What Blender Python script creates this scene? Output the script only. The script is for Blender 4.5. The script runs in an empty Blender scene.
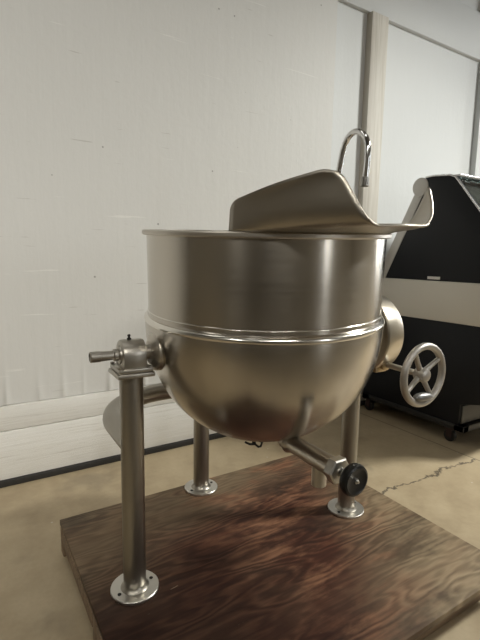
import bpy, bmesh, math, random
from mathutils import Vector, Matrix

S = bpy.context.scene
COL = S.collection
PI = math.pi

# ------------------------------------------------------------------ camera
cam_d = bpy.data.cameras.new('camera')
cam = bpy.data.objects.new('camera', cam_d)
COL.objects.link(cam)
S.camera = cam
cam_d.sensor_fit = 'HORIZONTAL'
cam_d.sensor_width = 36.0
cam_d.lens = 445.0 / 480.0 * 36.0
cam_d.clip_start = 0.05


def cam_matrix(loc, heading, pitch, roll):
    f = Vector((math.sin(heading) * math.cos(pitch), math.cos(heading) * math.cos(pitch), -math.sin(pitch)))
    r = Vector((math.cos(heading), -math.sin(heading), 0))
    u = r.cross(f)
    c, s = math.cos(roll), math.sin(roll)
    r2 = r * c + u * s
    u2 = u * c - r * s
    m = Matrix((r2, u2, -f)).transposed().to_4x4()
    m.translation = loc
    return m


cam.matrix_world = cam_matrix(Vector((0, 0, 1.007)), math.radians(32.1), math.radians(8.03), math.radians(0.98))

# ------------------------------------------------------------------ world, lights, exposure
S.view_settings.view_transform = 'Standard'
S.view_settings.look = 'None'
S.view_settings.exposure = -0.36
S.view_settings.gamma = 1.0
w = bpy.data.worlds.new('world')
S.world = w
w.use_nodes = True
w.node_tree.nodes['Background'].inputs[0].default_value = (1.0, 0.93, 0.82, 1)
w.node_tree.nodes['Background'].inputs[1].default_value = 0.05


def area_light(name, loc, target, sx, sy, power, col):
    d = bpy.data.lights.new(name, 'AREA')
    d.shape = 'RECTANGLE'
    d.size, d.size_y = sx, sy
    d.energy = power
    d.color = col
    o = bpy.data.objects.new(name, d)
    COL.objects.link(o)
    o.location = loc
    o.rotation_euler = (Vector(target) - Vector(loc)).to_track_quat('-Z', 'Y').to_euler()
    return o


area_light('bay_and_fill_light', (4.1, -0.35, 3.2), (2.0, 0.95, 0), 0.45, 0.45, 39, (1.0, 0.98, 0.87)).data.spread = math.radians(95)
area_light('bay_and_fill_light', (4.5, -0.35, 3.2), (4.1, -0.35, 0), 0.45, 0.45, 150, (0.98, 1.0, 0.98))
area_light('ceiling_and_fill_light', (-0.9, -2.6, 3.3), (-0.2, 2.09, 0.75), 2.4, 0.3, 10.5, (1.0, 0.97, 0.89)).data.spread = math.radians(52)  # added fill, brightens the lower part of the back wall
area_light('bay_and_fill_light', (-3.0, -1.2, 3.0), (-0.2, 2.09, 0.6), 0.45, 0.45, 5.5, (1.0, 0.97, 0.89)).data.spread = math.radians(52)  # added fill from the left for the lower wall
area_light('ceiling_and_fill_light', (-0.3, 1.45, 3.3), (-0.3, 1.45, 0), 1.6, 0.3, 5.5, (1.0, 0.98, 0.90))

area_light('ceiling_and_fill_light', (0.75, 0.45, 3.35), (0.75, 0.45, 0), 1.8, 0.10, 4.5, (1.0, 0.98, 0.92))  # added thin source, only there to draw a highlight on the kettle shoulder

# ------------------------------------------------------------------ node helpers


class NT:
    def __init__(self, name):
        self.m = bpy.data.materials.new(name)
        self.m.use_nodes = True
        self.t = self.m.node_tree
        self.b = self.t.nodes['Principled BSDF']
        self.tc = self.t.nodes.new('ShaderNodeTexCoord')

    def n(self, kind, **kw):
        nd = self.t.nodes.new('ShaderNode' + kind)
        for k, v in kw.items():
            setattr(nd, k, v)
        return nd

    def l(self, a, b):
        self.t.links.new(a, b)

    def inp(self, node, key, v):
        s = node.inputs[key]
        if isinstance(v, bpy.types.NodeSocket):
            self.l(v, s)
        else:
            s.default_value = v

    def math(self, op, a, b=None, c=None, clamp=False):
        nd = self.n('Math', operation=op, use_clamp=clamp)
        self.inp(nd, 0, a)
        if b is not None:
            self.inp(nd, 1, b)
        if c is not None:
            self.inp(nd, 2, c)
        return nd.outputs[0]

    def map(self, scale=(1, 1, 1), loc=(0, 0, 0), rot=(0, 0, 0), src=None):
        nd = self.n('Mapping')
        self.l(src or self.tc.outputs['Object'], nd.inputs[0])
        nd.inputs['Scale'].default_value = scale
        nd.inputs['Location'].default_value = loc
        nd.inputs['Rotation'].default_value = rot
        return nd.outputs[0]

    def noise(self, vec, scale, detail=3, rough=0.5, dist=0.0):
        nd = self.n('TexNoise')
        self.l(vec, nd.inputs['Vector'])
        nd.inputs['Scale'].default_value = scale
        nd.inputs['Detail'].default_value = detail
        nd.inputs['Roughness'].default_value = rough
        nd.inputs['Distortion'].default_value = dist
        return nd.outputs['Fac']

    def ramp(self, fac, stops, interp='LINEAR'):
        nd = self.n('ValToRGB')
        nd.color_ramp.interpolation = interp
        e = nd.color_ramp.elements
        while len(e) < len(stops):
            e.new(0.5)
        for i, (p, c) in enumerate(stops):
            e[i].position = p
            e[i].color = (*c, 1) if len(c) == 3 else c
        self.l(fac, nd.inputs[0])
        return nd.outputs[0]

    def mix(self, fac, a, b, mode='MIX'):
        nd = self.n('Mix', data_type='RGBA', blend_type=mode)
        self.inp(nd, 0, fac)
        for k, v in ((6, a), (7, b)):
            if isinstance(v, tuple):
                v = (*v, 1) if len(v) == 3 else v
            self.inp(nd, k, v)
        return nd.outputs[2]

    def step(self, v, lo, hi):
        nd = self.n('MapRange', interpolation_type='SMOOTHSTEP')
        self.inp(nd, 0, v)
        nd.inputs[1].default_value = lo
        nd.inputs[2].default_value = hi
        return nd.outputs[0]

    def bump(self, h, strength, dist=0.01):
        nd = self.n('Bump')
        nd.inputs['Strength'].default_value = strength
        nd.inputs['Distance'].default_value = dist
        self.l(h, nd.inputs['Height'])
        self.l(nd.outputs[0], self.b.inputs['Normal'])

    def set(self, **kw):
        names = dict(color='Base Color', rough='Roughness', metal='Metallic', spec='Specular IOR Level',
                     aniso='Anisotropic', trans='Transmission Weight', coat='Coat Weight', coat_rough='Coat Roughness')
        for k, v in kw.items():
            if isinstance(v, tuple) and len(v) == 3:
                v = (*v, 1)
            self.inp(self.b, names[k], v)
        return self


def plain(name, color, rough=0.5, metal=0.0, var=0.12, nscale=30, spec=0.5):
    m = NT(name)
    f = m.noise(m.map(), nscale, 4)
    c = m.mix(f, tuple(x * (1 - var) for x in color), tuple(min(1, x * (1 + var)) for x in color))
    m.set(color=c, rough=m.math('MULTIPLY_ADD', f, 0.15, rough - 0.07, clamp=True), metal=metal, spec=spec)
    return m.m


def brushed(name, color, rough, aniso=0.0, stretch=(3, 3, 220), bump=0.03, patch=0.1):
    """brushed stainless steel; the grain lines run around the local z axis"""
    m = NT(name)
    g = m.noise(m.map(stretch), 1.0, 4, 0.6)
    p = m.noise(m.map((3, 3, 5)), 1.2, 5, 0.6)
    c = m.mix(m.math('MULTIPLY', p, 1.0), tuple(x * (1 - patch) for x in color), tuple(min(1, x * (1 + patch)) for x in color))
    r = m.math('ADD', m.math('MULTIPLY_ADD', g, 0.10, rough - 0.05), m.math('MULTIPLY_ADD', p, 0.12, -0.06), clamp=True)
    m.set(color=c, rough=r, metal=1.0)
    if aniso:
        m.b.inputs['Anisotropic'].default_value = aniso
        m.b.inputs['Anisotropic Rotation'].default_value = 0.25
        tg = m.n('Tangent', direction_type='RADIAL', axis='Z')
        m.l(tg.outputs[0], m.b.inputs['Tangent'])
    m.bump(g, bump, 0.002)
    return m.m


# ------------------------------------------------------------------ materials
def mat_paint(name, base, scuff=True, ridge=False):
    m = NT(name)
    v = m.map()
    big = m.noise(v, 1.3, 4, 0.55)
    fine = m.noise(m.map((9, 9, 1.2)), 3, 5, 0.6)
    c = m.mix(big, tuple(x * 0.93 for x in base), base)
    c = m.mix(m.math('MULTIPLY', fine, 0.25), c, tuple(x * 0.88 for x in base))
    if scuff:
        vo = m.n('TexVoronoi', feature='F1')
        m.l(m.map((1, 1, 1)), vo.inputs['Vector'])
        vo.inputs['Scale'].default_value = 9
        spot = m.math('LESS_THAN', vo.outputs['Distance'], 0.045)
        keep = m.math('GREATER_THAN', m.noise(m.map((1, 1, 1), (3, 1, 5)), 4.2, 1), 0.53)
        c = m.mix(m.math('MULTIPLY', m.math('MULTIPLY', spot, keep), 0.6), c, (0.16, 0.145, 0.125))
        sc = m.noise(m.map((1.3, 1, 24), (0.4, 0, 2)), 2.1, 3, 0.5)
        c = m.mix(m.math('MULTIPLY', m.step(sc, 0.70, 0.76), 0.5), c, tuple(min(1, x * 1.2) for x in base))
        sc2 = m.noise(m.map((2.2, 1, 30), (7, 0, 1)), 2.3, 3, 0.5)
        c = m.mix(m.math('MULTIPLY', m.step(sc2, 0.71, 0.76), 0.35), c, (0.3, 0.27, 0.23))
    m.set(color=c, rough=0.55)
    h = m.math('ADD', m.noise(v, 40, 4), m.math('MULTIPLY', fine, 1.5))
    m.bump(h, 0.12, 0.006)
    return m.m


def mat_wood_white():
    m = NT('whitewashed_boards')
    g = m.noise(m.map((1.6, 1, 44)), 2.0, 6, 0.7, 0.5)
    b = m.noise(m.map(), 2.5, 3)
    c = m.ramp(g, [(0.3, (0.60, 0.575, 0.53)), (0.44, (0.76, 0.745, 0.70)), (0.75, (0.82, 0.81, 0.78))])
    c = m.mix(m.math('MULTIPLY', b, 0.3), c, (0.66, 0.635, 0.59))
    m.set(color=c, rough=0.6)
    m.bump(g, 0.35, 0.006)
    return m.m


def mat_post():
    m = NT('worn_cream_post_wood')
    g = m.noise(m.map((30, 30, 1.2)), 1.6, 5, 0.6, 0.5)
    b = m.noise(m.map((3, 3, 2)), 2, 3)
    c = m.ramp(g, [(0.3, (0.50, 0.46, 0.39)), (0.55, (0.66, 0.63, 0.57)), (0.8, (0.74, 0.72, 0.67))])
    c = m.mix(m.math('MULTIPLY', b, 0.4), c, (0.60, 0.565, 0.50))
    m.set(color=c, rough=0.6)
    m.bump(g, 0.2, 0.004)
    return m.m


def mat_floor():
    m = NT('worn_concrete')
    v = m.map()
    a = m.noise(v, 1.1, 5, 0.6)
    b = m.noise(v, 9, 6, 0.65)
    d = m.noise(v, 70, 3, 0.6)
    c = m.ramp(m.math('ADD', m.math('MULTIPLY', a, 0.65), m.math('MULTIPLY', b, 0.35)),
               [(0.36, (0.29, 0.222, 0.138)), (0.5, (0.43, 0.343, 0.22)), (0.64, (0.53, 0.435, 0.292))])
    c = m.mix(m.math('MULTIPLY', d, 0.35), c, (0.30, 0.235, 0.15))
    # little pale specks and scratches
    vo = m.n('TexVoronoi', feature='F1')
    m.l(v, vo.inputs['Vector'])
    vo.inputs['Scale'].default_value = 14
    sp = m.math('MULTIPLY', m.math('LESS_THAN', vo.outputs['Distance'], 0.06), m.math('GREATER_THAN', m.noise(v, 5.3, 1), 0.56))
    c = m.mix(m.math('MULTIPLY', sp, 0.6), c, (0.6, 0.56, 0.48))
    st = m.noise(m.map((1, 1, 1), (4, 2, 0)), 2.6, 4, 0.6)
    c = m.mix(m.math('MULTIPLY', m.step(st, 0.58, 0.72), 0.45), c, (0.17, 0.14, 0.10))
    # saw joint and wandering crack
    sx = m.n('SeparateXYZ')
    m.l(v, sx.inputs[0])
    x, y = sx.outputs[0], sx.outputs[1]
    w1 = m.noise(v, 6, 3)
    jx = m.math('ABSOLUTE', m.math('ADD', x, m.math('MULTIPLY_ADD', w1, 0.012, -2.188 - 0.006)))
    j = m.math('SUBTRACT', 1.0, m.step(jx, 0.002, 0.007))
    w2 = m.noise(v, 5.5, 5, 0.7)
    cy = m.math('ABSOLUTE', m.math('ADD', y, m.math('ADD', m.math('MULTIPLY', x, -0.02), m.math('MULTIPLY_ADD', w2, 0.16, -1.16 - 0.08))))
    cr = m.math('SUBTRACT', 1.0, m.step(cy, 0.002, 0.009))
    cr = m.math('MULTIPLY', cr, m.math('GREATER_THAN', x, 1.4))
    cr = m.math('MULTIPLY', cr, m.math('LESS_THAN', x, 2.19))
    cr = m.math('MULTIPLY', cr, m.step(w1, 0.25, 0.5))
    front_shade = m.step(m.math('MULTIPLY_ADD', a, 0.5, m.math('ADD', y, -0.25)), 0.45, -0.25)  # dim foreground painted into the concrete in front of the pallet
    c = m.mix(m.math('MULTIPLY', front_shade, 0.75), c, (0.085, 0.068, 0.047))
    line = m.math('MAXIMUM', m.math('MULTIPLY', j, 0.55), m.math('MULTIPLY', cr, 0.8))
    c = m.mix(line, c, (0.055, 0.042, 0.03))
    m.set(color=c, rough=m.math('MULTIPLY_ADD', b, 0.25, 0.42))
    m.bump(m.math('ADD', m.math('MULTIPLY', b, 0.6), m.math('ADD', m.math('MULTIPLY', d, 0.4), m.math('MULTIPLY', line, -2.0))), 0.15, 0.006)
    return m.m


def mat_plywood():
    m = NT('stained_plywood')
    v = m.map()
    warp = m.noise(m.map((0.75, 3.4, 1)), 2.4, 3, 0.5)
    sx = m.n('SeparateXYZ')
    m.l(v, sx.inputs[0])
    x, y = sx.outputs[0], sx.outputs[1]
    ring = m.math('ADD', m.math('MULTIPLY', y, 22.0), m.math('MULTIPLY', warp, 13.0))
    wv = m.math('MULTIPLY_ADD', m.math('SINE', m.math('MULTIPLY', ring, 6.2)), 0.5, 0.5)
    fine = m.noise(m.map((4, 70, 4)), 1.5, 4, 0.65)
    amp = m.noise(m.map((1.3, 2.4, 1), (3.3, 6.1, 0)), 1.8, 3, 0.5)
    wamp = m.math('MULTIPLY_ADD', amp, 1.0, -0.22, clamp=True)
    grain = m.math('ADD', 0.22, m.math('ADD', m.math('MULTIPLY', m.math('MULTIPLY_ADD', wv, 1.0, -0.5), wamp), m.math('MULTIPLY', fine, 0.56)))
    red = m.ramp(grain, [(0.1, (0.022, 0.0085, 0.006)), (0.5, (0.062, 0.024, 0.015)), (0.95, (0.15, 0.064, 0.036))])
    tan = m.ramp(grain, [(0.1, (0.11, 0.078, 0.048)), (0.5, (0.235, 0.175, 0.108)), (0.95, (0.37, 0.29, 0.185))])
    # red stain in the middle, darkened in place of kettle shade, barer greyish wood towards the right corner and the far left edge
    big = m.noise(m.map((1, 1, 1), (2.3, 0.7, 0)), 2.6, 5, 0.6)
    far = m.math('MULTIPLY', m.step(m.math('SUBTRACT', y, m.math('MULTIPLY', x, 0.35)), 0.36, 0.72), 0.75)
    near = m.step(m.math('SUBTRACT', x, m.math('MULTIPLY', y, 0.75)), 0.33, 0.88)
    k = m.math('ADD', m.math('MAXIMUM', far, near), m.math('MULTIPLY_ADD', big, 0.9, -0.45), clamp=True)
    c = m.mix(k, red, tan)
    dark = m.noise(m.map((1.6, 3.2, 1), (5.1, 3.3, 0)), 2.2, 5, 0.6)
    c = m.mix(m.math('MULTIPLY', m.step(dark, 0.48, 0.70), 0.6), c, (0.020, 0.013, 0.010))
    worn = m.noise(m.map((2.0, 5.5, 1), (1.1, 8.3, 0)), 2.1, 5, 0.65)
    wk = m.math('MULTIPLY', m.math('MULTIPLY', m.step(worn, 0.45, 0.66), m.math('MULTIPLY_ADD', m.step(x, 0.30, 0.60), 0.75, 0.15)), m.math('MULTIPLY_ADD', near, -0.85, 1.0))
    c = m.mix(wk, c, m.ramp(grain, [(0.15, (0.085, 0.036, 0.022)), (0.9, (0.36, 0.185, 0.105))]))
    kettle_shade = m.math('MULTIPLY', m.step(m.math('ADD', x, m.math('MULTIPLY', big, 0.4)), 0.85, 0.45), m.step(m.math('ADD', y, m.math('MULTIPLY', big, 0.4)), 0.85, 0.55))  # kettle shadow painted into the front left of the wood
    c = m.mix(m.math('MULTIPLY', kettle_shade, 0.72), c, (0.014, 0.006, 0.004))
    sc = m.noise(m.map((6, 26, 1), (9, 2, 0)), 2.0, 3, 0.6)
    c = m.mix(m.math('MULTIPLY', m.step(sc, 0.72, 0.77), 0.5), c, (0.34, 0.26, 0.18))
    m.set(color=c, rough=m.math('MULTIPLY_ADD', dark, -0.2, 0.66), spec=0.13)
    m.bump(grain, 0.18, 0.003)
    return m.m


def mat_lumber():
    m = NT('weathered_lumber')
    g = m.noise(m.map((3, 40, 40)), 1.4, 5, 0.65, 0.4)
    b = m.noise(m.map(), 6, 3)
    c = m.ramp(g, [(0.25, (0.13, 0.088, 0.054)), (0.55, (0.26, 0.18, 0.112)), (0.8, (0.36, 0.26, 0.17))])
    c = m.mix(m.math('MULTIPLY', b, 0.5), c, (0.07, 0.048, 0.03))
    m.set(color=c, rough=0.75)
    m.bump(g, 0.3, 0.004)
    return m.m


def mat_glass():
    m = NT('tinted_case_glass')
    f = m.noise(m.map(), 3, 2)
    m.set(color=m.mix(f, (0.62, 0.72, 0.72), (0.7, 0.78, 0.78)), rough=0.03, trans=1.0)
    m.b.inputs['IOR'].default_value = 1.45
    return m.m


STEEL = (0.55, 0.51, 0.45)
M = dict(
    vessel=brushed('brushed_steel_vessel', STEEL, 0.24, 0.75, (2.5, 2.5, 160), 0.03),
    satin=brushed('satin_steel', (0.56, 0.52, 0.46), 0.36, 0.0, (2.5, 2.5, 160), 0.03),
    lip=brushed('satin_steel_sheet', (0.44, 0.405, 0.35), 0.36, 0.0, (8, 8, 90), 0.03),
    leg=brushed('brushed_steel_pipe', (0.36, 0.335, 0.29), 0.38, 0.0, (3, 3, 90), 0.03),
    cast=brushed('cast_steel', (0.43, 0.405, 0.36), 0.36, 0.0, (60, 60, 60), 0.15, 0.2),
    bright=brushed('bright_machined_steel', (0.60, 0.58, 0.54), 0.34, 0.0, (50, 50, 50), 0.05),
    wheel=brushed('grey_cast_aluminium', (0.50, 0.475, 0.44), 0.45, 0.0, (40, 40, 40), 0.08),
    polish=brushed('polished_weld', (0.80, 0.77, 0.71), 0.20, 0.0, (6, 6, 60), 0.02),
    chrome=plain('chrome', (0.75, 0.75, 0.75), 0.12, 1.0, 0.04),
    bronze=plain('tarnished_bronze', (0.50, 0.40, 0.26), 0.38, 1.0, 0.2),
    gear=brushed('polished_gear_cover', (0.70, 0.64, 0.54), 0.30, 0.0, (5, 60, 60), 0.04),
    rubber=plain('black_rubber', (0.012, 0.012, 0.012), 0.35),
    blackplastic=plain('black_knob_plastic', (0.008, 0.0075, 0.007), 0.34, 0.0, 0.1, 30, 0.4),
    hole=plain('dark_bolt', (0.03, 0.028, 0.025), 0.5, 0.6),
    wall=mat_paint('white_painted_panel', (0.70, 0.692, 0.665)),
    wall2=mat_paint('cool_white_painted_panel', (0.70, 0.715, 0.712), scuff=False),
    boards=mat_wood_white(),
    post=mat_post(),
    floor=mat_floor(),
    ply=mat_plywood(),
    lumber=mat_lumber(),
    seal=plain('black_floor_seal', (0.022, 0.02, 0.018), 0.6),
    room=plain('warehouse_wall_paint', (0.45, 0.41, 0.34), 0.8),
    ceil=plain('warehouse_ceiling', (0.22, 0.20, 0.17), 0.8),
    beam=plain('grey_beam_paint', (0.33, 0.32, 0.30), 0.6),
    caseblack=plain('black_case_panel', (0.006, 0.007, 0.010), 0.42, 0.0, 0.2, 30, 0.3),
    casewhite=plain('pale_case_band', (0.70, 0.67, 0.60), 0.3, 0.0, 0.06, 4),
    casemetal=plain('case_aluminium_frame', (0.52, 0.50, 0.47), 0.35, 0.6, 0.08, 8),
    casetrim=plain('case_bright_trim', (0.72, 0.72, 0.72), 0.25, 0.8, 0.05),
    casekick=plain('case_kick_panel', (0.09, 0.085, 0.075), 0.5, 0.0),
    caseglass=mat_glass(),
    shelf=plain('case_interior', (0.35, 0.37, 0.37), 0.5),
    sticker=plain('white_sticker', (0.75, 0.74, 0.72), 0.5),
    redplate=plain('rusty_caster_plate', (0.035, 0.015, 0.012), 0.6),
)

# ------------------------------------------------------------------ geometry helpers


def finish(bm, name, mat, parent=None, smooth=35.0, loc=None, kind=None):
    bmesh.ops.remove_doubles(bm, verts=bm.verts, dist=1e-6)
    bmesh.ops.recalc_face_normals(bm, faces=bm.faces)
    me = bpy.data.meshes.new(name)
    bm.to_mesh(me)
    bm.free()
    if smooth:
        for p in me.polygons:
            p.use_smooth = True
        me.set_sharp_from_angle(angle=math.radians(smooth))
    me.materials.append(mat)
    o = bpy.data.objects.new(name, me)
    COL.objects.link(o)
    if parent:
        o.parent = parent
    if loc:
        o.location = loc
    if kind:
        o['kind'] = kind
    return o


def thing(name, label, cat, loc, rz=0.0, group=None):
    o = bpy.data.objects.new(name, None)
    COL.objects.link(o)
    o.empty_display_size = 0.05
    o.location = loc
    o.rotation_euler = (0, 0, rz)
    o['label'] = label
    o['category'] = cat
    if group:
        o['group'] = group
    return o


def box(bm, x0, x1, y0, y1, z0, z1, bev=0.0, mtx=None, seg=2):
    t = bmesh.new()
    vs = [t.verts.new((x, y, z)) for x in (x0, x1) for y in (y0, y1) for z in (z0, z1)]
    for f in ((0, 1, 3, 2), (4, 6, 7, 5), (0, 4, 5, 1), (2, 3, 7, 6), (0, 2, 6, 4), (1, 5, 7, 3)):
        t.faces.new([vs[i] for i in f])
    bmesh.ops.recalc_face_normals(t, faces=t.faces)
    if bev:
        bmesh.ops.bevel(t, geom=list(t.edges), offset=bev, segments=seg, affect='EDGES', profile=0.5)
    merge(bm, t, mtx)


def merge(bm, t, mtx=None):
    if mtx is not None:
        t.transform(mtx)
    me = bpy.data.meshes.new('tmp')
    t.to_mesh(me)
    t.free()
    bm.from_mesh(me)
    bpy.data.meshes.remove(me)


def frame_from(z, origin=(0, 0, 0), xhint=(1, 0, 0)):
    z = Vector(z).normalized()
    x = Vector(xhint)
    x = x - z * x.dot(z)
    if x.length < 1e-4:
        x = Vector((0, 1, 0)) - z * z.y
    x.normalize()
    y = z.cross(x)
    m = Matrix((x, y, z)).transposed().to_4x4()
    m.translation = Vector(origin)
    return m


def lathe(bm, prof, mtx=None, n=48, closed=False):
    """prof: (r, z) pairs; r = 0 ends become a pole"""
    t = bmesh.new()
    rings = []
    for r, z in prof:
        if r < 1e-7:
            rings.append([t.verts.new((0, 0, z))])
        else:
            rings.append([t.verts.new((r * math.cos(2 * PI * i / n), r * math.sin(2 * PI * i / n), z)) for i in range(n)])
    pairs = list(zip(rings, rings[1:]))
    if closed:
        pairs.append((rings[-1], rings[0]))
    for a, b in pairs:
        for i in range(n):
            j = (i + 1) % n
            if len(a) == 1 and len(b) == 1:
                continue
            if len(a) == 1:
                t.faces.new((a[0], b[i], b[j]))
            elif len(b) == 1:
                t.faces.new((a[i], a[j], b[0]))
            else:
                t.faces.new((a[i], a[j], b[j], b[i]))
    merge(bm, t, mtx)


def cyl(bm, r, z0, z1, mtx=None, n=32, bev=0.0):
    if bev:
        p = [(0, z0), (r - bev, z0), (r - bev * .3, z0 + bev * .3), (r, z0 + bev), (r, z1 - bev), (r - bev * .3, z1 - bev * .3), (r - bev, z1), (0, z1)]
    else:
        p = [(0, z0), (r, z0), (r, z1), (0, z1)]
    lathe(bm, p, mtx, n)


def tube(bm, pts, r, n=20, cap=True):
    """sweep a circle along a polyline (parallel transport)"""
    pts = [Vector(p) for p in pts]
    rad = r if isinstance(r, (list, tuple)) else [r] * len(pts)
    tg = []
    for i in range(len(pts)):
        a = pts[max(0, i - 1)]
        b = pts[min(len(pts) - 1, i + 1)]
        tg.append((b - a).normalized())
    x = Vector((0, 0, 1)) if abs(tg[0].z) < 0.9 else Vector((1, 0, 0))
    x = (x - tg[0] * x.dot(tg[0])).normalized()
    rings = []
    for i, p in enumerate(pts):
        x = (x - tg[i] * x.dot(tg[i])).normalized()
        y = tg[i].cross(x)
        rings.append([bm.verts.new(p + (x * math.cos(2 * PI * k / n) + y * math.sin(2 * PI * k / n)) * rad[i]) for k in range(n)])
    for a, b in zip(rings, rings[1:]):
        for k in range(n):
            j = (k + 1) % n
            bm.faces.new((a[k], a[j], b[j], b[k]))
    if cap:
        bm.faces.new(rings[0][::-1])
        bm.faces.new(rings[-1])


def torus(bm, R, r, mtx=None, n=64, m=14, arc=None):
    t = bmesh.new()
    vs = [[t.verts.new(((R + r * math.cos(2 * PI * j / m)) * math.cos(2 * PI * i / n), (R + r * math.cos(2 * PI * j / m)) * math.sin(2 * PI * i / n), r * math.sin(2 * PI * j / m))) for j in range(m)] for i in range(n)]
    for i in range(n):
        for j in range(m):
            t.faces.new((vs[i][j], vs[(i + 1) % n][j], vs[(i + 1) % n][(j + 1) % m], vs[i][(j + 1) % m]))
    merge(bm, t, mtx)


def prism(bm, poly, d0, d1, axis='x', mtx=None, bev=0.0):
    """extrude a 2D polygon; axis x: poly is (y, z), axis y: (x, z), axis z: (x, y)"""
    t = bmesh.new()

    def v(a, b, d):
        return {'x': (d, a, b), 'y': (a, d, b), 'z': (a, b, d)}[axis]
    A = [t.verts.new(v(a, b, d0)) for a, b in poly]
    B = [t.verts.new(v(a, b, d1)) for a, b in poly]
    t.faces.new(A)
    t.faces.new(B[::-1])
    for i in range(len(poly)):
        j = (i + 1) % len(poly)
        t.faces.new((A[i], B[i], B[j], A[j]))
    bmesh.ops.recalc_face_normals(t, faces=t.faces)
    if bev:
        bmesh.ops.bevel(t, geom=list(t.edges), offset=bev, segments=2, affect='EDGES', profile=0.5)
    merge(bm, t, mtx)


def arc_pts(c, u, v, r, a0, a1, n):
    c, u, v = Vector(c), Vector(u), Vector(v)
    return [c + u * (r * math.cos(a0 + (a1 - a0) * i / n)) + v * (r * math.sin(a0 + (a1 - a0) * i / n)) for i in range(n + 1)]


def struct_box(name, x0, x1, y0, y1, z0, z1, mat, bev=0.0):
    bm = bmesh.new()
    box(bm, x0, x1, y0, y1, z0, z1, bev)
    return finish(bm, name, mat, smooth=30 if bev else 0, kind='structure')


# ------------------------------------------------------------------ the setting (wall runs along x at y = 2.09)
WY = 2.09
struct_box('floor', -4.0, 7.0, -5.0, 2.3, -0.1, 0.0, M['floor'])
struct_box('ceiling', -4.0, 7.0, -5.0, 2.3, 3.4, 3.5, M['ceil'])
struct_box('wall_back', -4.0, 7.0, WY + 0.014, 2.3, 0.0, 3.4, M['wall2'])
struct_box('wall_left', -4.1, -4.0, -5.0, 2.3, 0.0, 3.4, M['room'])
struct_box('wall_right', 7.0, 7.1, -5.0, 2.3, 0.0, 3.4, M['room'])
struct_box('wall_front', -4.0, 7.0, -5.1, -5.0, 0.0, 3.4, M['room'])


# two added glowing strips, out of view, that put bright streaks on the steel
def streak_strip(name, x0, x1, y0, y1, z0, z1, strength):
    fr = struct_box(name, x0, x1, y0, y1, z0, z1, M['beam'], 0.01)
    m = NT(name + '_glow')
    f = m.noise(m.map(), 2, 2)
    m.set(color=(0.6, 0.6, 0.6), rough=0.3)
    m.l(m.mix(f, (0.9, 0.95, 1.0), (1.0, 1.0, 0.97)), m.b.inputs['Emission Color'])
    m.b.inputs['Emission Strength'].default_value = strength
    bm = bmesh.new()
    if x1 - x0 > y1 - y0:
        box(bm, x0 + .04, x1 - .04, y1, y1 + .012, z0 + .05, z1 - .05, .003)
    else:
        box(bm, x0 - .012, x0, y0 + .04, y1 - .04, z0 + .05, z1 - .05, .003)
    return finish(bm, 'streak_pane', m.m, fr)


streak_strip('streak_strip_1', 2.70, 3.20, -5.0, -4.95, 0.9, 2.9, 16.0)
streak_strip('streak_strip_2', 6.95, 7.0, 0.55, 1.25, 0.9, 2.9, 12.0)


def left_panel():
    # one big painted sheet; its lower edge is softly fluted above the boards
    bm = bmesh.new()
    x0, x1, z0, z1 = -3.98, 1.94, 0.361, 3.38
    rnd = random.Random(4)
    xs = [x0, -2.5, -1.5, -0.6] + [-0.5 + 0.0045 * i for i in range(480)]
    xs = [q for q in xs if q < x1 - .002] + [x1]
    nx = len(xs) - 1
    zs = [z0, z0 + .006, z0 + .03, z0 + .06, z0 + .09, z0 + .13, z0 + .18, 1.0, 2.0, z1]
    ks = [0.8, 1.0, .95, .75, .5, .25, 0, 0, 0, 0]
    off = []
    c = 0
    centres = []
    x = x0
    while x < x1:
        x += rnd.uniform(0.05, 0.13)
        centres.append((x, rnd.uniform(0.004, 0.011), rnd.uniform(0.007, 0.013)))
    grid = []
    for i in range(nx + 1):
        xx = xs[i]
        h = sum(a * math.exp(-((xx - cx) / s) ** 2) for cx, a, s in centres if abs(xx - cx) < .06)
        grid.append([bm.verts.new((xx, WY - h * k * 0.8, z)) for z, k in zip(zs, ks)])
    for a, b in zip(grid, grid[1:]):
        for j in range(len(zs) - 1):
            bm.faces.new((a[j], b[j], b[j + 1], a[j + 1]))
    # thickness
    back = [[bm.verts.new((xx, WY + 0.014, z)) for z in (z0, z1)] for xx in (x0, x1)]
    bm.faces.new([grid[-1][j] for j in range(len(zs))] + [back[1][1], back[1][0]])
    bm.faces.new([g[0] for g in grid] + [back[1][0], back[0][0]])
    return finish(bm, 'trim_1', M['wall'], smooth=50, kind='structure')


left_panel()
struct_box('trim_2', 2.200, 2.345, WY - 0.030, WY + 0.035, 0.361, 2.492, M['post'], 0.004)
struct_box('trim_3', 1.94, 6.98, WY - 0.012, WY + 0.035, 2.490, 2.80, M['wall2'], 0.004)
struct_box('trim_4', -3.98, 6.98, WY - 0.010, WY + 0.035, 0.249, 0.358, M['boards'], 0.003)
struct_box('trim_5', -3.98, 6.98, WY - 0.012, WY + 0.035, 0.030, 0.246, M['boards'], 0.003)
struct_box('trim_6', 3.405, 3.55, WY - 0.030, WY + 0.035, 0.361, 2.492, M['wall2'], 0.004)
struct_box('trim_7', 3.40, 6.98, WY - 0.16, WY + 0.03, 2.80, 2.95, M['beam'], 0.004)
struct_box('baseboard_back', -3.98, 6.98, WY - 0.022, WY + 0.035, 0.0, 0.029, M['seal'], 0.004)

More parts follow.
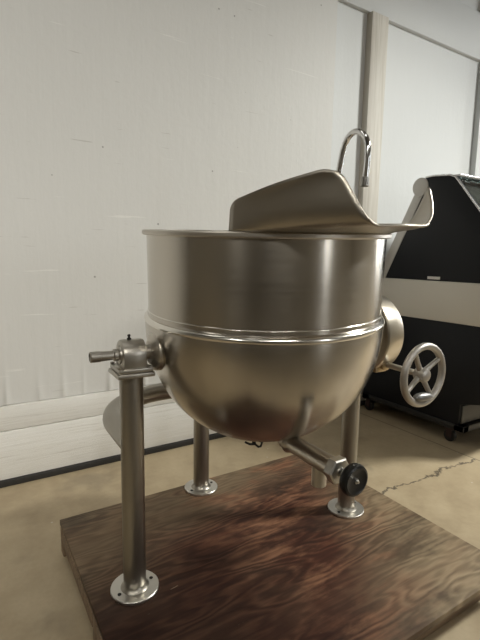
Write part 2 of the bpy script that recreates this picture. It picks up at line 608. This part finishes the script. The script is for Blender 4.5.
# ------------------------------------------------------------------ pallet
PX0, PX1, PY0, PY1, PH = 0.237, 1.338, 0.586, 1.517, 0.107
pal = thing('wooden_pallet', 'low stained plywood pallet on lumber runners under the steel kettle', 'pallet', (PX0, PY0, 0))
LX, LY = PX1 - PX0, PY1 - PY0
bm = bmesh.new()
box(bm, 0, LX, 0, LY, PH - 0.018, PH, 0.0015)
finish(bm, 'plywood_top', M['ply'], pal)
for y0 in (0.045, LY / 2 - 0.019, LY - 0.052):
    bm = bmesh.new()
    box(bm, -0.001, LX - 0.006, 0, 0.038, 0.0, 0.0885, 0.002)
    finish(bm, 'runner', M['lumber'], pal, loc=(0, y0, 0))
for x0 in (-0.002,):
    for (a, b) in ((0.064, LY / 2 - 0.023), (LY / 2 + 0.023, LY - 0.056)):
        bm = bmesh.new()
        box(bm, 0, 0.036, a, b, 0.045, 0.0885, 0.002)
        finish(bm, 'side_rail', M['lumber'], pal, loc=(x0, 0, 0))

# ------------------------------------------------------------------ tilting kettle (local x along the trunnions, -y to the front)
U = 0.9
ket = thing('tilting_kettle', 'large round stainless steel tilting kettle on three pipe legs on plywood pallet', 'kettle',
            (0.7447, 1.0728, PH), math.radians(-0.9))


def V(t, n, z):
    """kettle frame: t along the trunnion axis to the right, n to the front"""
    return Vector((t, -n, z)) * U


HT = 0.4355
LEGR = 0.030
for (t, n, top) in ((-HT, 0, 0.672), (0.0, -0.434, 0.47), (HT, 0, 0.60)):
    p = V(t, n, 0)
    bm = bmesh.new()
    lathe(bm, [(0, 0.004), (LEGR, 0.004), (LEGR, top * U), (0, top * U)], Matrix.Translation(p), 40)
    # weld fillet at the foot
    lathe(bm, [(LEGR, 0.020), (LEGR + 0.002, 0.014), (LEGR + 0.008, 0.0085), (LEGR, 0.006)], Matrix.Translation(p), 40)
    finish(bm, 'leg', M['leg'], ket)
    bm = bmesh.new()
    lathe(bm, [(0, 0), (0.063, 0), (0.0645, 0.0015), (0.0645, 0.007), (0.063, 0.0085), (0, 0.0085)], Matrix.Translation(p), 56)
    fl = finish(bm, 'foot_flange', M['bright'], ket)
    for k in range(2):
        a = math.radians((6, -164)[k])
        q = p + Vector((math.cos(a), math.sin(a), 0)) * 0.048
        bm = bmesh.new()
        lathe(bm, [(0, 0.0086), (0.0052, 0.0086), (0.0052, 0.0098), (0.0032, 0.0105), (0, 0.0105)], Matrix.Translation(q), 12)
        finish(bm, 'bolt', M['hole'], fl)

# U-shaped yoke pipe that joins the three legs behind the bowl
bm = bmesh.new()
zy, Rb, D = 0.46, 0.265, 0.434
pts = [V(-HT, 0, zy), V(-HT, -(D - Rb), zy)]
for i in range(1, 15):
    a = PI / 2 * i / 14
    pts.append(V(-HT + Rb - Rb * math.cos(a), -(D - Rb) - Rb * math.sin(a), zy))
for i in range(0, 15):
    a = PI / 2 * i / 14
    pts.append(V(HT - Rb + Rb * math.sin(a), -(D - Rb) - Rb * math.cos(a), zy))
pts.append(V(HT, 0, zy))
tube(bm, pts, 0.0305, 28)
finish(bm, 'yoke_pipe', M['leg'], ket, 60)

# vessel: leans a little to the front
AX = Vector((-0.0331, -0.0536, 0.998)).normalized()
C0 = V(0.0075, 0.0018, 0.727)
K = frame_from(AX, C0)
RB, RJ = 0.3672 * U, 0.3785 * U
ZR, ZB = 0.3549 * U, 0.115 * U
DEP, PE = 0.408 * U, 2.1257
ves = bpy.data.objects.new('vessel_dummy', None)
bpy.data.objects.remove(ves)
bm = bmesh.new()
prof = []
wt = 0.005
zs0 = ZB - 0.02 * U
for i in range(0, 25):          # inside, from the bottom up
    ph = PI / 2 * (1 - i / 24)
    prof.append(((RB - wt) * max(0.0, math.cos(ph)) ** (2 / PE) if i else 0.0, zs0 - (DEP - 0.03) * math.sin(ph) ** (2 / PE)))
prof += [(RB - wt, ZB), (RB - wt, ZR), (RB, ZR), (RB, ZB + 0.0035), (RB + .0012, ZB + 0.0022), (RB + .0012, ZB), (RB + .0002, ZB - .001)]
prof += [(RB + .0006, ZB - 0.009), (RB + .004, ZB - 0.0125), (RB + .0085, ZB - 0.0165), (RJ - .001, ZB - 0.021), (RJ, ZB - 0.027)]
for i in range(3, 49):
    ph = PI / 2 * i / 48
    prof.append((RJ * max(0.0, math.cos(ph)) ** (2 / PE) if i < 48 else 0.0, zs0 - 0.008 - (DEP - 0.008) * math.sin(ph) ** (2 / PE)))
lathe(bm, prof, None, 128)
ves = finish(bm, 'vessel', M['vessel'], ket, 40)
ves.matrix_local = K
bm = bmesh.new()
R1 = RB + 0.0120
lathe(bm, [(RB - .006, ZR + .001), (R1 - .003, ZR + .001), (R1, ZR - .002), (R1, ZR - .009), (R1 - .003, ZR - .012), (RB + .0005, ZR - .0125), (RB - .006, ZR - .0125)], None, 128, True)
finish(bm, 'rolled_rim', M['satin'], ves, 40)
bm = bmesh.new()
torus(bm, RJ - .0080, .0100, Matrix.Translation((0, 0, ZB - .0215)), 128, 16)
finish(bm, 'shoulder_weld', M['polish'], ves, 60)
bm = bmesh.new()
torus(bm, RB + .0002, .0019, Matrix.Translation((0, 0, ZB + .001)), 128, 8)
finish(bm, 'weld_seam', M['polish'], ves, 60)
# trunnion pad welded on the left of the jacket, and its twin on the right
for sgn, nm in ((-1, 'trunnion_pad'), (1, 'trunnion_pad')):
    bm = bmesh.new()
    m = frame_from((sgn, 0, 0), V(sgn * 0.345, 0, 0.727))
    lathe(bm, [(0, 0), (0.052, 0), (0.050, 0.022), (0.044, 0.027), (0.034, 0.030), (0.029, 0.034), (0.0, 0.034)], m, 40)
    finish(bm, nm, M['satin'], ket)

# left trunnion shaft with its steam stub
bm = bmesh.new()
m = frame_from((-1, 0, 0), V(-0.37, 0, 0.727))
lathe(bm, [(0, 0), (0.019, 0), (0.019, 0.036), (0.0215, 0.037), (0.0215, 0.048), (0.014, 0.049), (0.014, 0.086),
           (0.0155, 0.087), (0.0155, 0.102), (0.0115, 0.104), (0.0125, 0.135), (0.0135, 0.136), (0.0135, 0.158), (0.0115, 0.160), (0.0095, 0.160), (0.0095, 0.150), (0, 0.150)], m, 32)
finish(bm, 'trunnion_shaft', M['cast'], ket)

# pillow block on the left leg
bm = bmesh.new()
cz = 0.727 * U
hw = 0.037
poly = [(-hw - .001, 0.690 * U), (-hw, cz)]
poly += [(-hw * math.cos(a), cz + hw * math.sin(a)) for a in [PI * i / 16 for i in range(1, 16)]]
poly += [(hw, cz), (hw + .001, 0.690 * U)]
prism(bm, poly, -HT * U - 0.028, -HT * U + 0.031, 'x', None, 0.004)
lathe(bm, [(0, 0), (0.024, 0), (0.023, 0.005), (0.017, 0.007), (0, 0.007)], frame_from((-1, 0, 0), V(-HT, 0, 0.727) - Vector((0.027, 0, 0))), 32)
pb = finish(bm, 'pillow_block', M['cast'], ket)
bm = bmesh.new()
box(bm, -HT * U - .042, -HT * U + .044, -.043, .043, 0.681 * U, 0.6935 * U, 0.003)
finish(bm, 'base_plate', M['cast'], pb)
bm = bmesh.new()
box(bm, -HT * U - .046, -HT * U + .048, -.046, .046, 0.667 * U, 0.6805 * U, 0.003)
finish(bm, 'leg_plate', M['cast'], pb)
bm = bmesh.new()
q = V(-HT, 0, 0.727) + Vector((-0.004, 0, hw - .001))
lathe(bm, [(0, 0), (0.0055, 0), (0.0055, 0.004), (0.003, 0.005), (0.003, 0.009), (0.0045, 0.010), (0.003, 0.0135), (0, 0.0135)], Matrix.Translation(q), 12)
finish(bm, 'grease_nipple', M['hole'], pb)
for sx in (-1, 1):
    for sy in (-1, 1):
        bm = bmesh.new()
        q = Vector((-HT * U + sx * .036, sy * .0405, 0.6935 * U))
        lathe(bm, [(0, 0), (0.0055, 0), (0.0055, 0.004), (0, 0.004)], Matrix.Translation(q), 6)
        finish(bm, 'bolt', M['cast'], pb)

# right trunnion: worm gear housing on the right leg
GX = 0.501
bm = bmesh.new()
m = frame_from((1, 0, 0), V(0.452, 0, 0.722))
GR = 0.149 * U
lathe(bm, [(0, 0), (GR - .004, 0), (GR, .004), (GR, .068), (GR - .003, .073), (GR - .02, .078), (GR * .4, .084), (0, .084)], m, 72)
gear = finish(bm, 'gear_housing', M['gear'], ket)
bm = bmesh.new()
cyl(bm, 0.032, 0, 0.10, frame_from((1, 0, 0), V(0.37, 0, 0.727)), 32, .003)
finish(bm, 'trunnion_shaft', M['cast'], ket)
bm = bmesh.new()
m = frame_from((0, -1, 0), V(GX, -0.11, 0.615))
lathe(bm, [(0, 0), (.026, 0), (.028, .003), (.028, .175), (.022, .180), (.022, .192), (.016, .196), (0, .196)], m, 32)
box(bm, GX * U - .030, GX * U + .022, -0.075, 0.10, 0.580 * U, 0.600 * U, .003)
wb = finish(bm, 'worm_box', M['bronze'], gear)
bm = bmesh.new()
tube(bm, [V(GX, 0.09, 0.613), V(GX, 0.262, 0.611)], 0.0095, 20)
finish(bm, 'worm_shaft', M['bright'], gear)

# hand wheel
HC = V(GX, 0.262, 0.611)
m = frame_from((0, -1, 0), HC, (1, 0, 0))
bm = bmesh.new()
torus(bm, 0.0905, 0.0112, m, 72, 16)
wh = finish(bm, 'hand_wheel', M['wheel'], ket, 60)
bm = bmesh.new()
lathe(bm, [(0, -.024), (.019, -.024), (.022, -.018), (.022, .004), (.019, .012), (.010, .016), (0, .016)], m, 32)
finish(bm, 'hub', M['wheel'], wh)
for k in range(4):
    a = math.radians(32 + 90 * k)
    bm = bmesh.new()
    pa = m @ Vector((math.cos(a) * .013, math.sin(a) * .013, -.008))
    pm = m @ Vector((math.cos(a) * .05, math.sin(a) * .05, -.005))
    pb_ = m @ Vector((math.cos(a) * .089, math.sin(a) * .089, 0))
    tube(bm, [pa, pm, pb_], [.0095, .0078, .0072], 16)
    finish(bm, 'spoke', M['wheel'], wh)
bm = bmesh.new()
g0 = m @ Vector((-0.040, -0.066, 0.004))
g1 = m @ Vector((0.038, -0.072, 0.004))
dr = g1 - g0
tube(bm, [g0 + dr * k for k in (0, .06, .2, .4, .6, .8, .94, 1)], [.004, .009, .0125, .0145, .0145, .013, .010, .005], 20)
finish(bm, 'crank_grip', plain('dull_grey_grip', (0.26, 0.255, 0.25), 0.4, 0.9), wh)

# water filler: swan neck behind the right side of the bowl
bm = bmesh.new()
fp = [(-.19, 0.84), (-.19, 0.90), (-.19, 1.05), (-.183, 1.15), (-.166, 1.23), (-.148, 1.287), (-.131, 1.334), (-.1145, 1.406), (-.103, 1.432), (-.089, 1.451), (-.072, 1.4615), (-.052, 1.4655), (-.032, 1.461),
      (-.014, 1.449), (0.002, 1.431), (.010, 1.412), (.0135, 1.392), (.014, 1.353), (.011, 1.309), (.009, 1.295)]
tube(bm, [V(HT, a, b) for a, b in fp], 0.0100, 20)
fau = finish(bm, 'filler_faucet', M['chrome'], ket, 60)
fau['label'] = 'chrome swan-neck water filler behind the bowl'
bm = bmesh.new()
q = V(HT, .008, 1.296)
lathe(bm, [(0, 0), (.0108, 0), (.0108, -.004), (.0135, -.005), (.0135, -.029), (.0120, -.031), (0, -.029)], Matrix.Translation(q), 24)
finish(bm, 'aerator', plain('dark_chrome', (0.35, 0.34, 0.32), 0.3, 1.0), fau)
bm = bmesh.new()
box(bm, HT * U - .03, HT * U + .05, .045, .20, 0.825 * U, 0.845 * U, .003)
cyl(bm, .018, 0.84 * U, 0.885 * U, Matrix.Translation(V(HT, -.19, 0)), 6)
finish(bm, 'faucet_bracket', M['cast'], ket)

# drain valve at the lower front
zv = 0.442
dv = frame_from((0, -1, 0), V(0, 0.150, zv))
bm = bmesh.new()
lathe(bm, [(0, 0), (.0235, 0), (.0235, .100), (.0245, .103), (.0245, .183), (.026, .186), (.026, .198), (0, .198)], dv, 36)
lathe(bm, [(0, 0), (.0190, 0), (.0190, .066), (.0165, .068), (.0165, .012), (0, .012)], frame_from((0, 0, -1), V(0, 0.314, zv)), 32)
dr_ = finish(bm, 'drain_pipe', M['satin'], ket)
bm = bmesh.new()
lathe(bm, [(0, .196), (.030, .196), (.034, .199), (.034, .220), (.030, .223), (.018, .224), (0, .224)], dv, 6)
finish(bm, 'hex_nut', M['bright'], dr_, 25)
bm = bmesh.new()
lathe(bm, [(0, .216), (.0125, .216), (.0125, .228), (.0085, .230), (.0085, .256), (0, .256)], dv, 24)
finish(bm, 'valve_stem', M['bright'], dr_)
bm = bmesh.new()
lathe(bm, [(0, .252), (.031, .252), (.036, .255), (.0385, .261), (.0385, .268), (.036, .274), (.031, .276), (.028, .2745), (.014, .273), (0, .273)], dv, 48)
kn = finish(bm, 'valve_knob', M['blackplastic'], dr_, 40)
bm = bmesh.new()
lathe(bm, [(0, .2725), (.006, .2725), (.006, .276), (.0035, .277), (.0035, .280), (0, .280)], dv, 6)
finish(bm, 'knob_screw', M['bright'], dr_)
bm = bmesh.new()
lathe(bm, [(0, 0), (.0275, 0), (.0295, .004), (.0235, .018)], frame_from((0, -1, 0), V(0, 0.175, zv)), 32)
finish(bm, 'weld_collar', M['satin'], dr_)

# pouring lip: folded sheet with two flared wings
def bez(a, b, c, d, t):
    return a * (1 - t) ** 3 + b * 3 * t * (1 - t) ** 2 + c * 3 * t * t * (1 - t) + d * t ** 3


def poly_at(pts, t):
    acc = [0.0]
    for a, b in zip(pts, pts[1:]):
        acc.append(acc[-1] + (b - a).length)
    s = t * acc[-1]
    for i in range(len(pts) - 1):
        if s <= acc[i + 1] + 1e-9:
            k = (s - acc[i]) / max(1e-9, acc[i + 1] - acc[i])
            return pts[i].lerp(pts[i + 1], min(1, max(0, k)))
    return pts[-1].copy()


def rim_pt(phi, dz=0.0, r=0.372):
    loc = K @ (Vector((-math.sin(phi) * r * U, -math.cos(phi) * r * U, ZR + dz)))
    return loc


def lip():
    bm = bmesh.new()
    nv_w, nv_f, nu = 14, 24, 22
    FN, FF = V(-.074, .54, 1.0725), V(.066, .54, 1.078)
    PN, PF = V(-.156, .49, 1.190), V(.149, .49, 1.180)
    BNb, BFb = rim_pt(math.radians(47.5), .002), rim_pt(math.radians(-46), .002)
    BNt = V(-.2760, .275, 1.129)
    BFt = BFb + Vector((0.004, -0.01, 0.022))
    rows = []
    for side in ('near', 'floor', 'far'):
        cnt = nv_f if side == 'floor' else nv_w
        for i in range(cnt + 1):
            if side != 'near' and i == 0:
                continue
            k = i / cnt
            if side == 'near':       # from the top edge down to the foot
                fr = bez(PN, PN + V(.034, .016, -.022), FN + V(-.046, 0.0, .004), FN, k)
                bk = BNt.lerp(BNb, k)
                ctrl = 1 - k
            elif side == 'floor':
                fr = FN.lerp(FF, k)
                fr = fr + Vector((0, -0.012 * math.sin(PI * k), 0))
                bk = rim_pt(math.radians(47.5 - 93.5 * k), .002)
                ctrl = 0
            else:
                fr = bez(FF, FF + V(.050, 0.0, .002), PF + V(-.004, .024, -.055), PF, k)
                bk = BFb.lerp(BFt, k)
                ctrl = k
            row = []
            for j in range(nu + 1):
                u = j / nu
                p = bk.lerp(fr, u)
                if side == 'far':    # hollow upper edge
                    p.z = max(p.z - 0.042 * ctrl * math.sin(PI * u) ** 0.9, BFb.lerp(FF, u).z + 0.004 * ctrl)
                if side == 'near':   # faint belly
                    p += V(-.012, .0, .002) * (ctrl * math.sin(PI * u) ** 1.2) * 0.9
                row.append(p)
            rows.append(row)
    # round the outer corners of the wings
    def pull(r, j, f, rad=6):
        pass
    vs = [[bm.verts.new(p) for p in r] for r in rows]
    for a, b in zip(vs, vs[1:]):
        for j in range(nu):
            bm.faces.new((a[j], b[j], b[j + 1], a[j + 1]))
    # round off corners: near top-front, near top-back, near bottom-back, far top
    def corner(ri, ci, dr, dc, rad):
        c = rows[ri][ci]
        e1 = (rows[ri + dr * 3][ci] - c).normalized()
        e2 = (rows[ri][ci + dc * 3] - c).normalized()
        cen = c + (e1 + e2) * rad
        for a in range(0, nv_w - 1):
            for b in range(0, 10):
                v = vs[ri + dr * a][ci + dc * b]
                d = v.co - c
                x = d.dot(e1)
                y = d.dot(e2)
                if x < rad and y < rad:
                    ox, oy = rad - x, rad - y
                    L = math.hypot(ox, oy)
                    if L > 1e-6:
                        mx = max(ox, oy)
                        nl = mx
                        v.co = v.co + e1 * (ox - ox * nl / L) + e2 * (oy - oy * nl / L)
    corner(0, 0, 1, 1, 0.020)
    corner(0, nu, 1, -1, 0.032)
    corner(len(rows) - 1, nu, -1, -1, 0.008)
    bmesh.ops.recalc_face_normals(bm, faces=bm.faces)
    o = finish(bm, 'pouring_lip', M['lip'], ket, 80)
    so = o.modifiers.new('sheet', 'SOLIDIFY')
    so.thickness = 0.0035
    so.offset = 0
    # bead along the nose
    bm = bmesh.new()
    tube(bm, [r[nu] + Vector((0, 0, -0.002)) for r in rows[nv_w - 3:nv_w + nv_f + 4]], 0.0030, 12)
    finish(bm, 'nose_bead', M['lip'], o, 60)
    return o


lip_o = lip()
lip_o['label'] = 'flared sheet steel pouring lip'

# little drain cock with a bent wing under the bowl
bm = bmesh.new()
q = V(-.015, 0.0, 0.416)
lathe(bm, [(0, 0), (.010, 0), (.010, -.022), (.006, -.024), (.006, -.040), (0, -.040)], Matrix.Translation(q), 16)
finish(bm, 'drain_cock', M['hole'], ket)
bm = bmesh.new()
c0 = V(-.015, 0.0, 0.372)
tube(bm, [c0 + Vector(v) for v in ((-.032, .0, .012), (-.018, -.004, .004), (0, -.006, .001), (.012, -.006, -.010), (.022, -.004, -.012), (.030, 0, -.002), (.022, 0, .004))], .0035, 10)
finish(bm, 'cock_lever', M['hole'], ket, 60)

# ------------------------------------------------------------------ refrigerated display case behind on the right
CX0, CX1 = 2.252, 3.33
dc = thing('display_case', 'black sided glass display case on casters behind the kettle, against the white wall', 'display case', (CX0, 1.30, 0))


def cy(y):
    return y - 1.30


CW = CX1 - CX0
prof_side = [(1.888, .895), (1.880, .915), (1.648, 1.395), (1.648, 1.467), (1.60, 1.469), (1.50, 1.460), (1.468, 1.447), (1.43, 1.400), (1.321, 1.262), (1.20, 1.110), (1.10, .985), (1.06, .895)]
for x in (0, CW - .03):
    bm = bmesh.new()
    prism(bm, [(cy(a), b) for a, b in prof_side], x, x + .03, 'x', None, .002)
    finish(bm, 'side_panel', M['caseblack'], dc, 25)
# bright trim along the top edge of both sides
for x in (0.0, CW):
    bm = bmesh.new()
    tube(bm, [Vector((x, cy(a), b + .002)) for a, b in prof_side[3:12]], .005, 10)
    finish(bm, 'edge_trim', M['casetrim'], dc, 60)
# pale bumper band
bm = bmesh.new()
box(bm, -.004, CW + .004, cy(1.02), cy(2.03), .672, .8945, .006)
finish(bm, 'bumper_band', M['casewhite'], dc)
# lower cabinet, set back at the front
bm = bmesh.new()
prism(bm, [(cy(2.02), .115), (cy(1.335), .115), (cy(1.335), .235), (cy(1.08), .30), (cy(1.08), .6715), (cy(2.02), .6715)], .006, CW - .006, 'x', None, .003)
finish(bm, 'lower_body', M['caseblack'], dc, 25)
bm = bmesh.new()
box(bm, .02, CW - .02, cy(1.325), cy(1.334), .125, .225, .002)
finish(bm, 'kick_panel', M['casekick'], dc)
bm = bmesh.new()
box(bm, .0, CW, cy(1.30), cy(1.36), .085, .118, .003)
box(bm, .0, CW, cy(1.96), cy(2.02), .085, .118, .003)
box(bm, .0, .05, cy(1.30), cy(2.02), .085, .118, .003)
box(bm, CW - .05, CW, cy(1.30), cy(2.02), .085, .118, .003)
finish(bm, 'base_frame', M['rubber'], dc)
# sloping rear door frame and rear doors
for x in (0.0, CW - .04):
    bm = bmesh.new()
    prism(bm, [(cy(1.890), .895), (cy(1.882), .915), (cy(1.652), 1.395), (cy(1.712), 1.395), (cy(1.950), .915), (cy(1.955), .895)], x + .002, x + .04, 'x', None, .002)
    finish(bm, 'rear_frame', M['casemetal'], dc, 25)
bm = bmesh.new()
prism(bm, [(cy(1.835), .99), (cy(1.845), .99), (cy(1.69), 1.39), (cy(1.68), 1.39)], .04, CW - .04, 'x')
finish(bm, 'rear_door', M['casemetal'], dc, 25)
# light canopy tube along the top rear edge
bm = bmesh.new()
cyl(bm, .052, -.004, CW + .004, frame_from((1, 0, 0), (0, cy(1.678), 1.420)), 40, .003)
finish(bm, 'light_canopy', M['casemetal'], dc)
# curved front glass
bm = bmesh.new()
gp = prof_side[4:12]
inner = [(a + .006 if i > 1 else a, b - .010) for i, (a, b) in enumerate(gp)]
outer = [(a + .001, b - .003) for a, b in gp]
prism(bm, [(cy(a), b) for a, b in outer] + [(cy(a), b) for a, b in inner[::-1]], .031, CW - .031, 'x')
finish(bm, 'front_glass', M['caseglass'], dc, 25)
bm = bmesh.new()
box(bm, .031, CW - .031, cy(1.46), cy(1.64), 1.452, 1.466, .002)
finish(bm, 'top_rail', M['casetrim'], dc)
for z in (1.08, 1.26):
    bm = bmesh.new()
    box(bm, .035, CW - .035, cy(1.36), cy(1.68), z, z + .012, .002)
    finish(bm, 'shelf', M['shelf'], dc)
bm = bmesh.new()
box(bm, -.0045, -.001, cy(1.510), cy(1.588), .902, .918, .0005)
finish(bm, 'sticker', M['sticker'], dc)
for (x, y) in ((.035, 1.395), (.035, 1.985), (CW - .035, 1.395), (CW - .035, 1.985)):
    bm = bmesh.new()
    cyl(bm, .034, -.012, .012, frame_from((1, 0, 0), (x, cy(y), .0345)), 28, .004)
    ca = finish(bm, 'caster', M['rubber'], dc)
    bm = bmesh.new()
    box(bm, x - .030, x + .030, cy(y) - .030, cy(y) + .030, .078, .085, .001)
    for s in (-1, 1):
        box(bm, x + s * .017 - .0015, x + s * .017 + .0015, cy(y) - .016, cy(y) + .016, .028, .079)
    cyl(bm, .005, -.02, .02, frame_from((1, 0, 0), (x, cy(y), .0345)), 12)
    finish(bm, 'caster_fork', M['redplate'], ca)
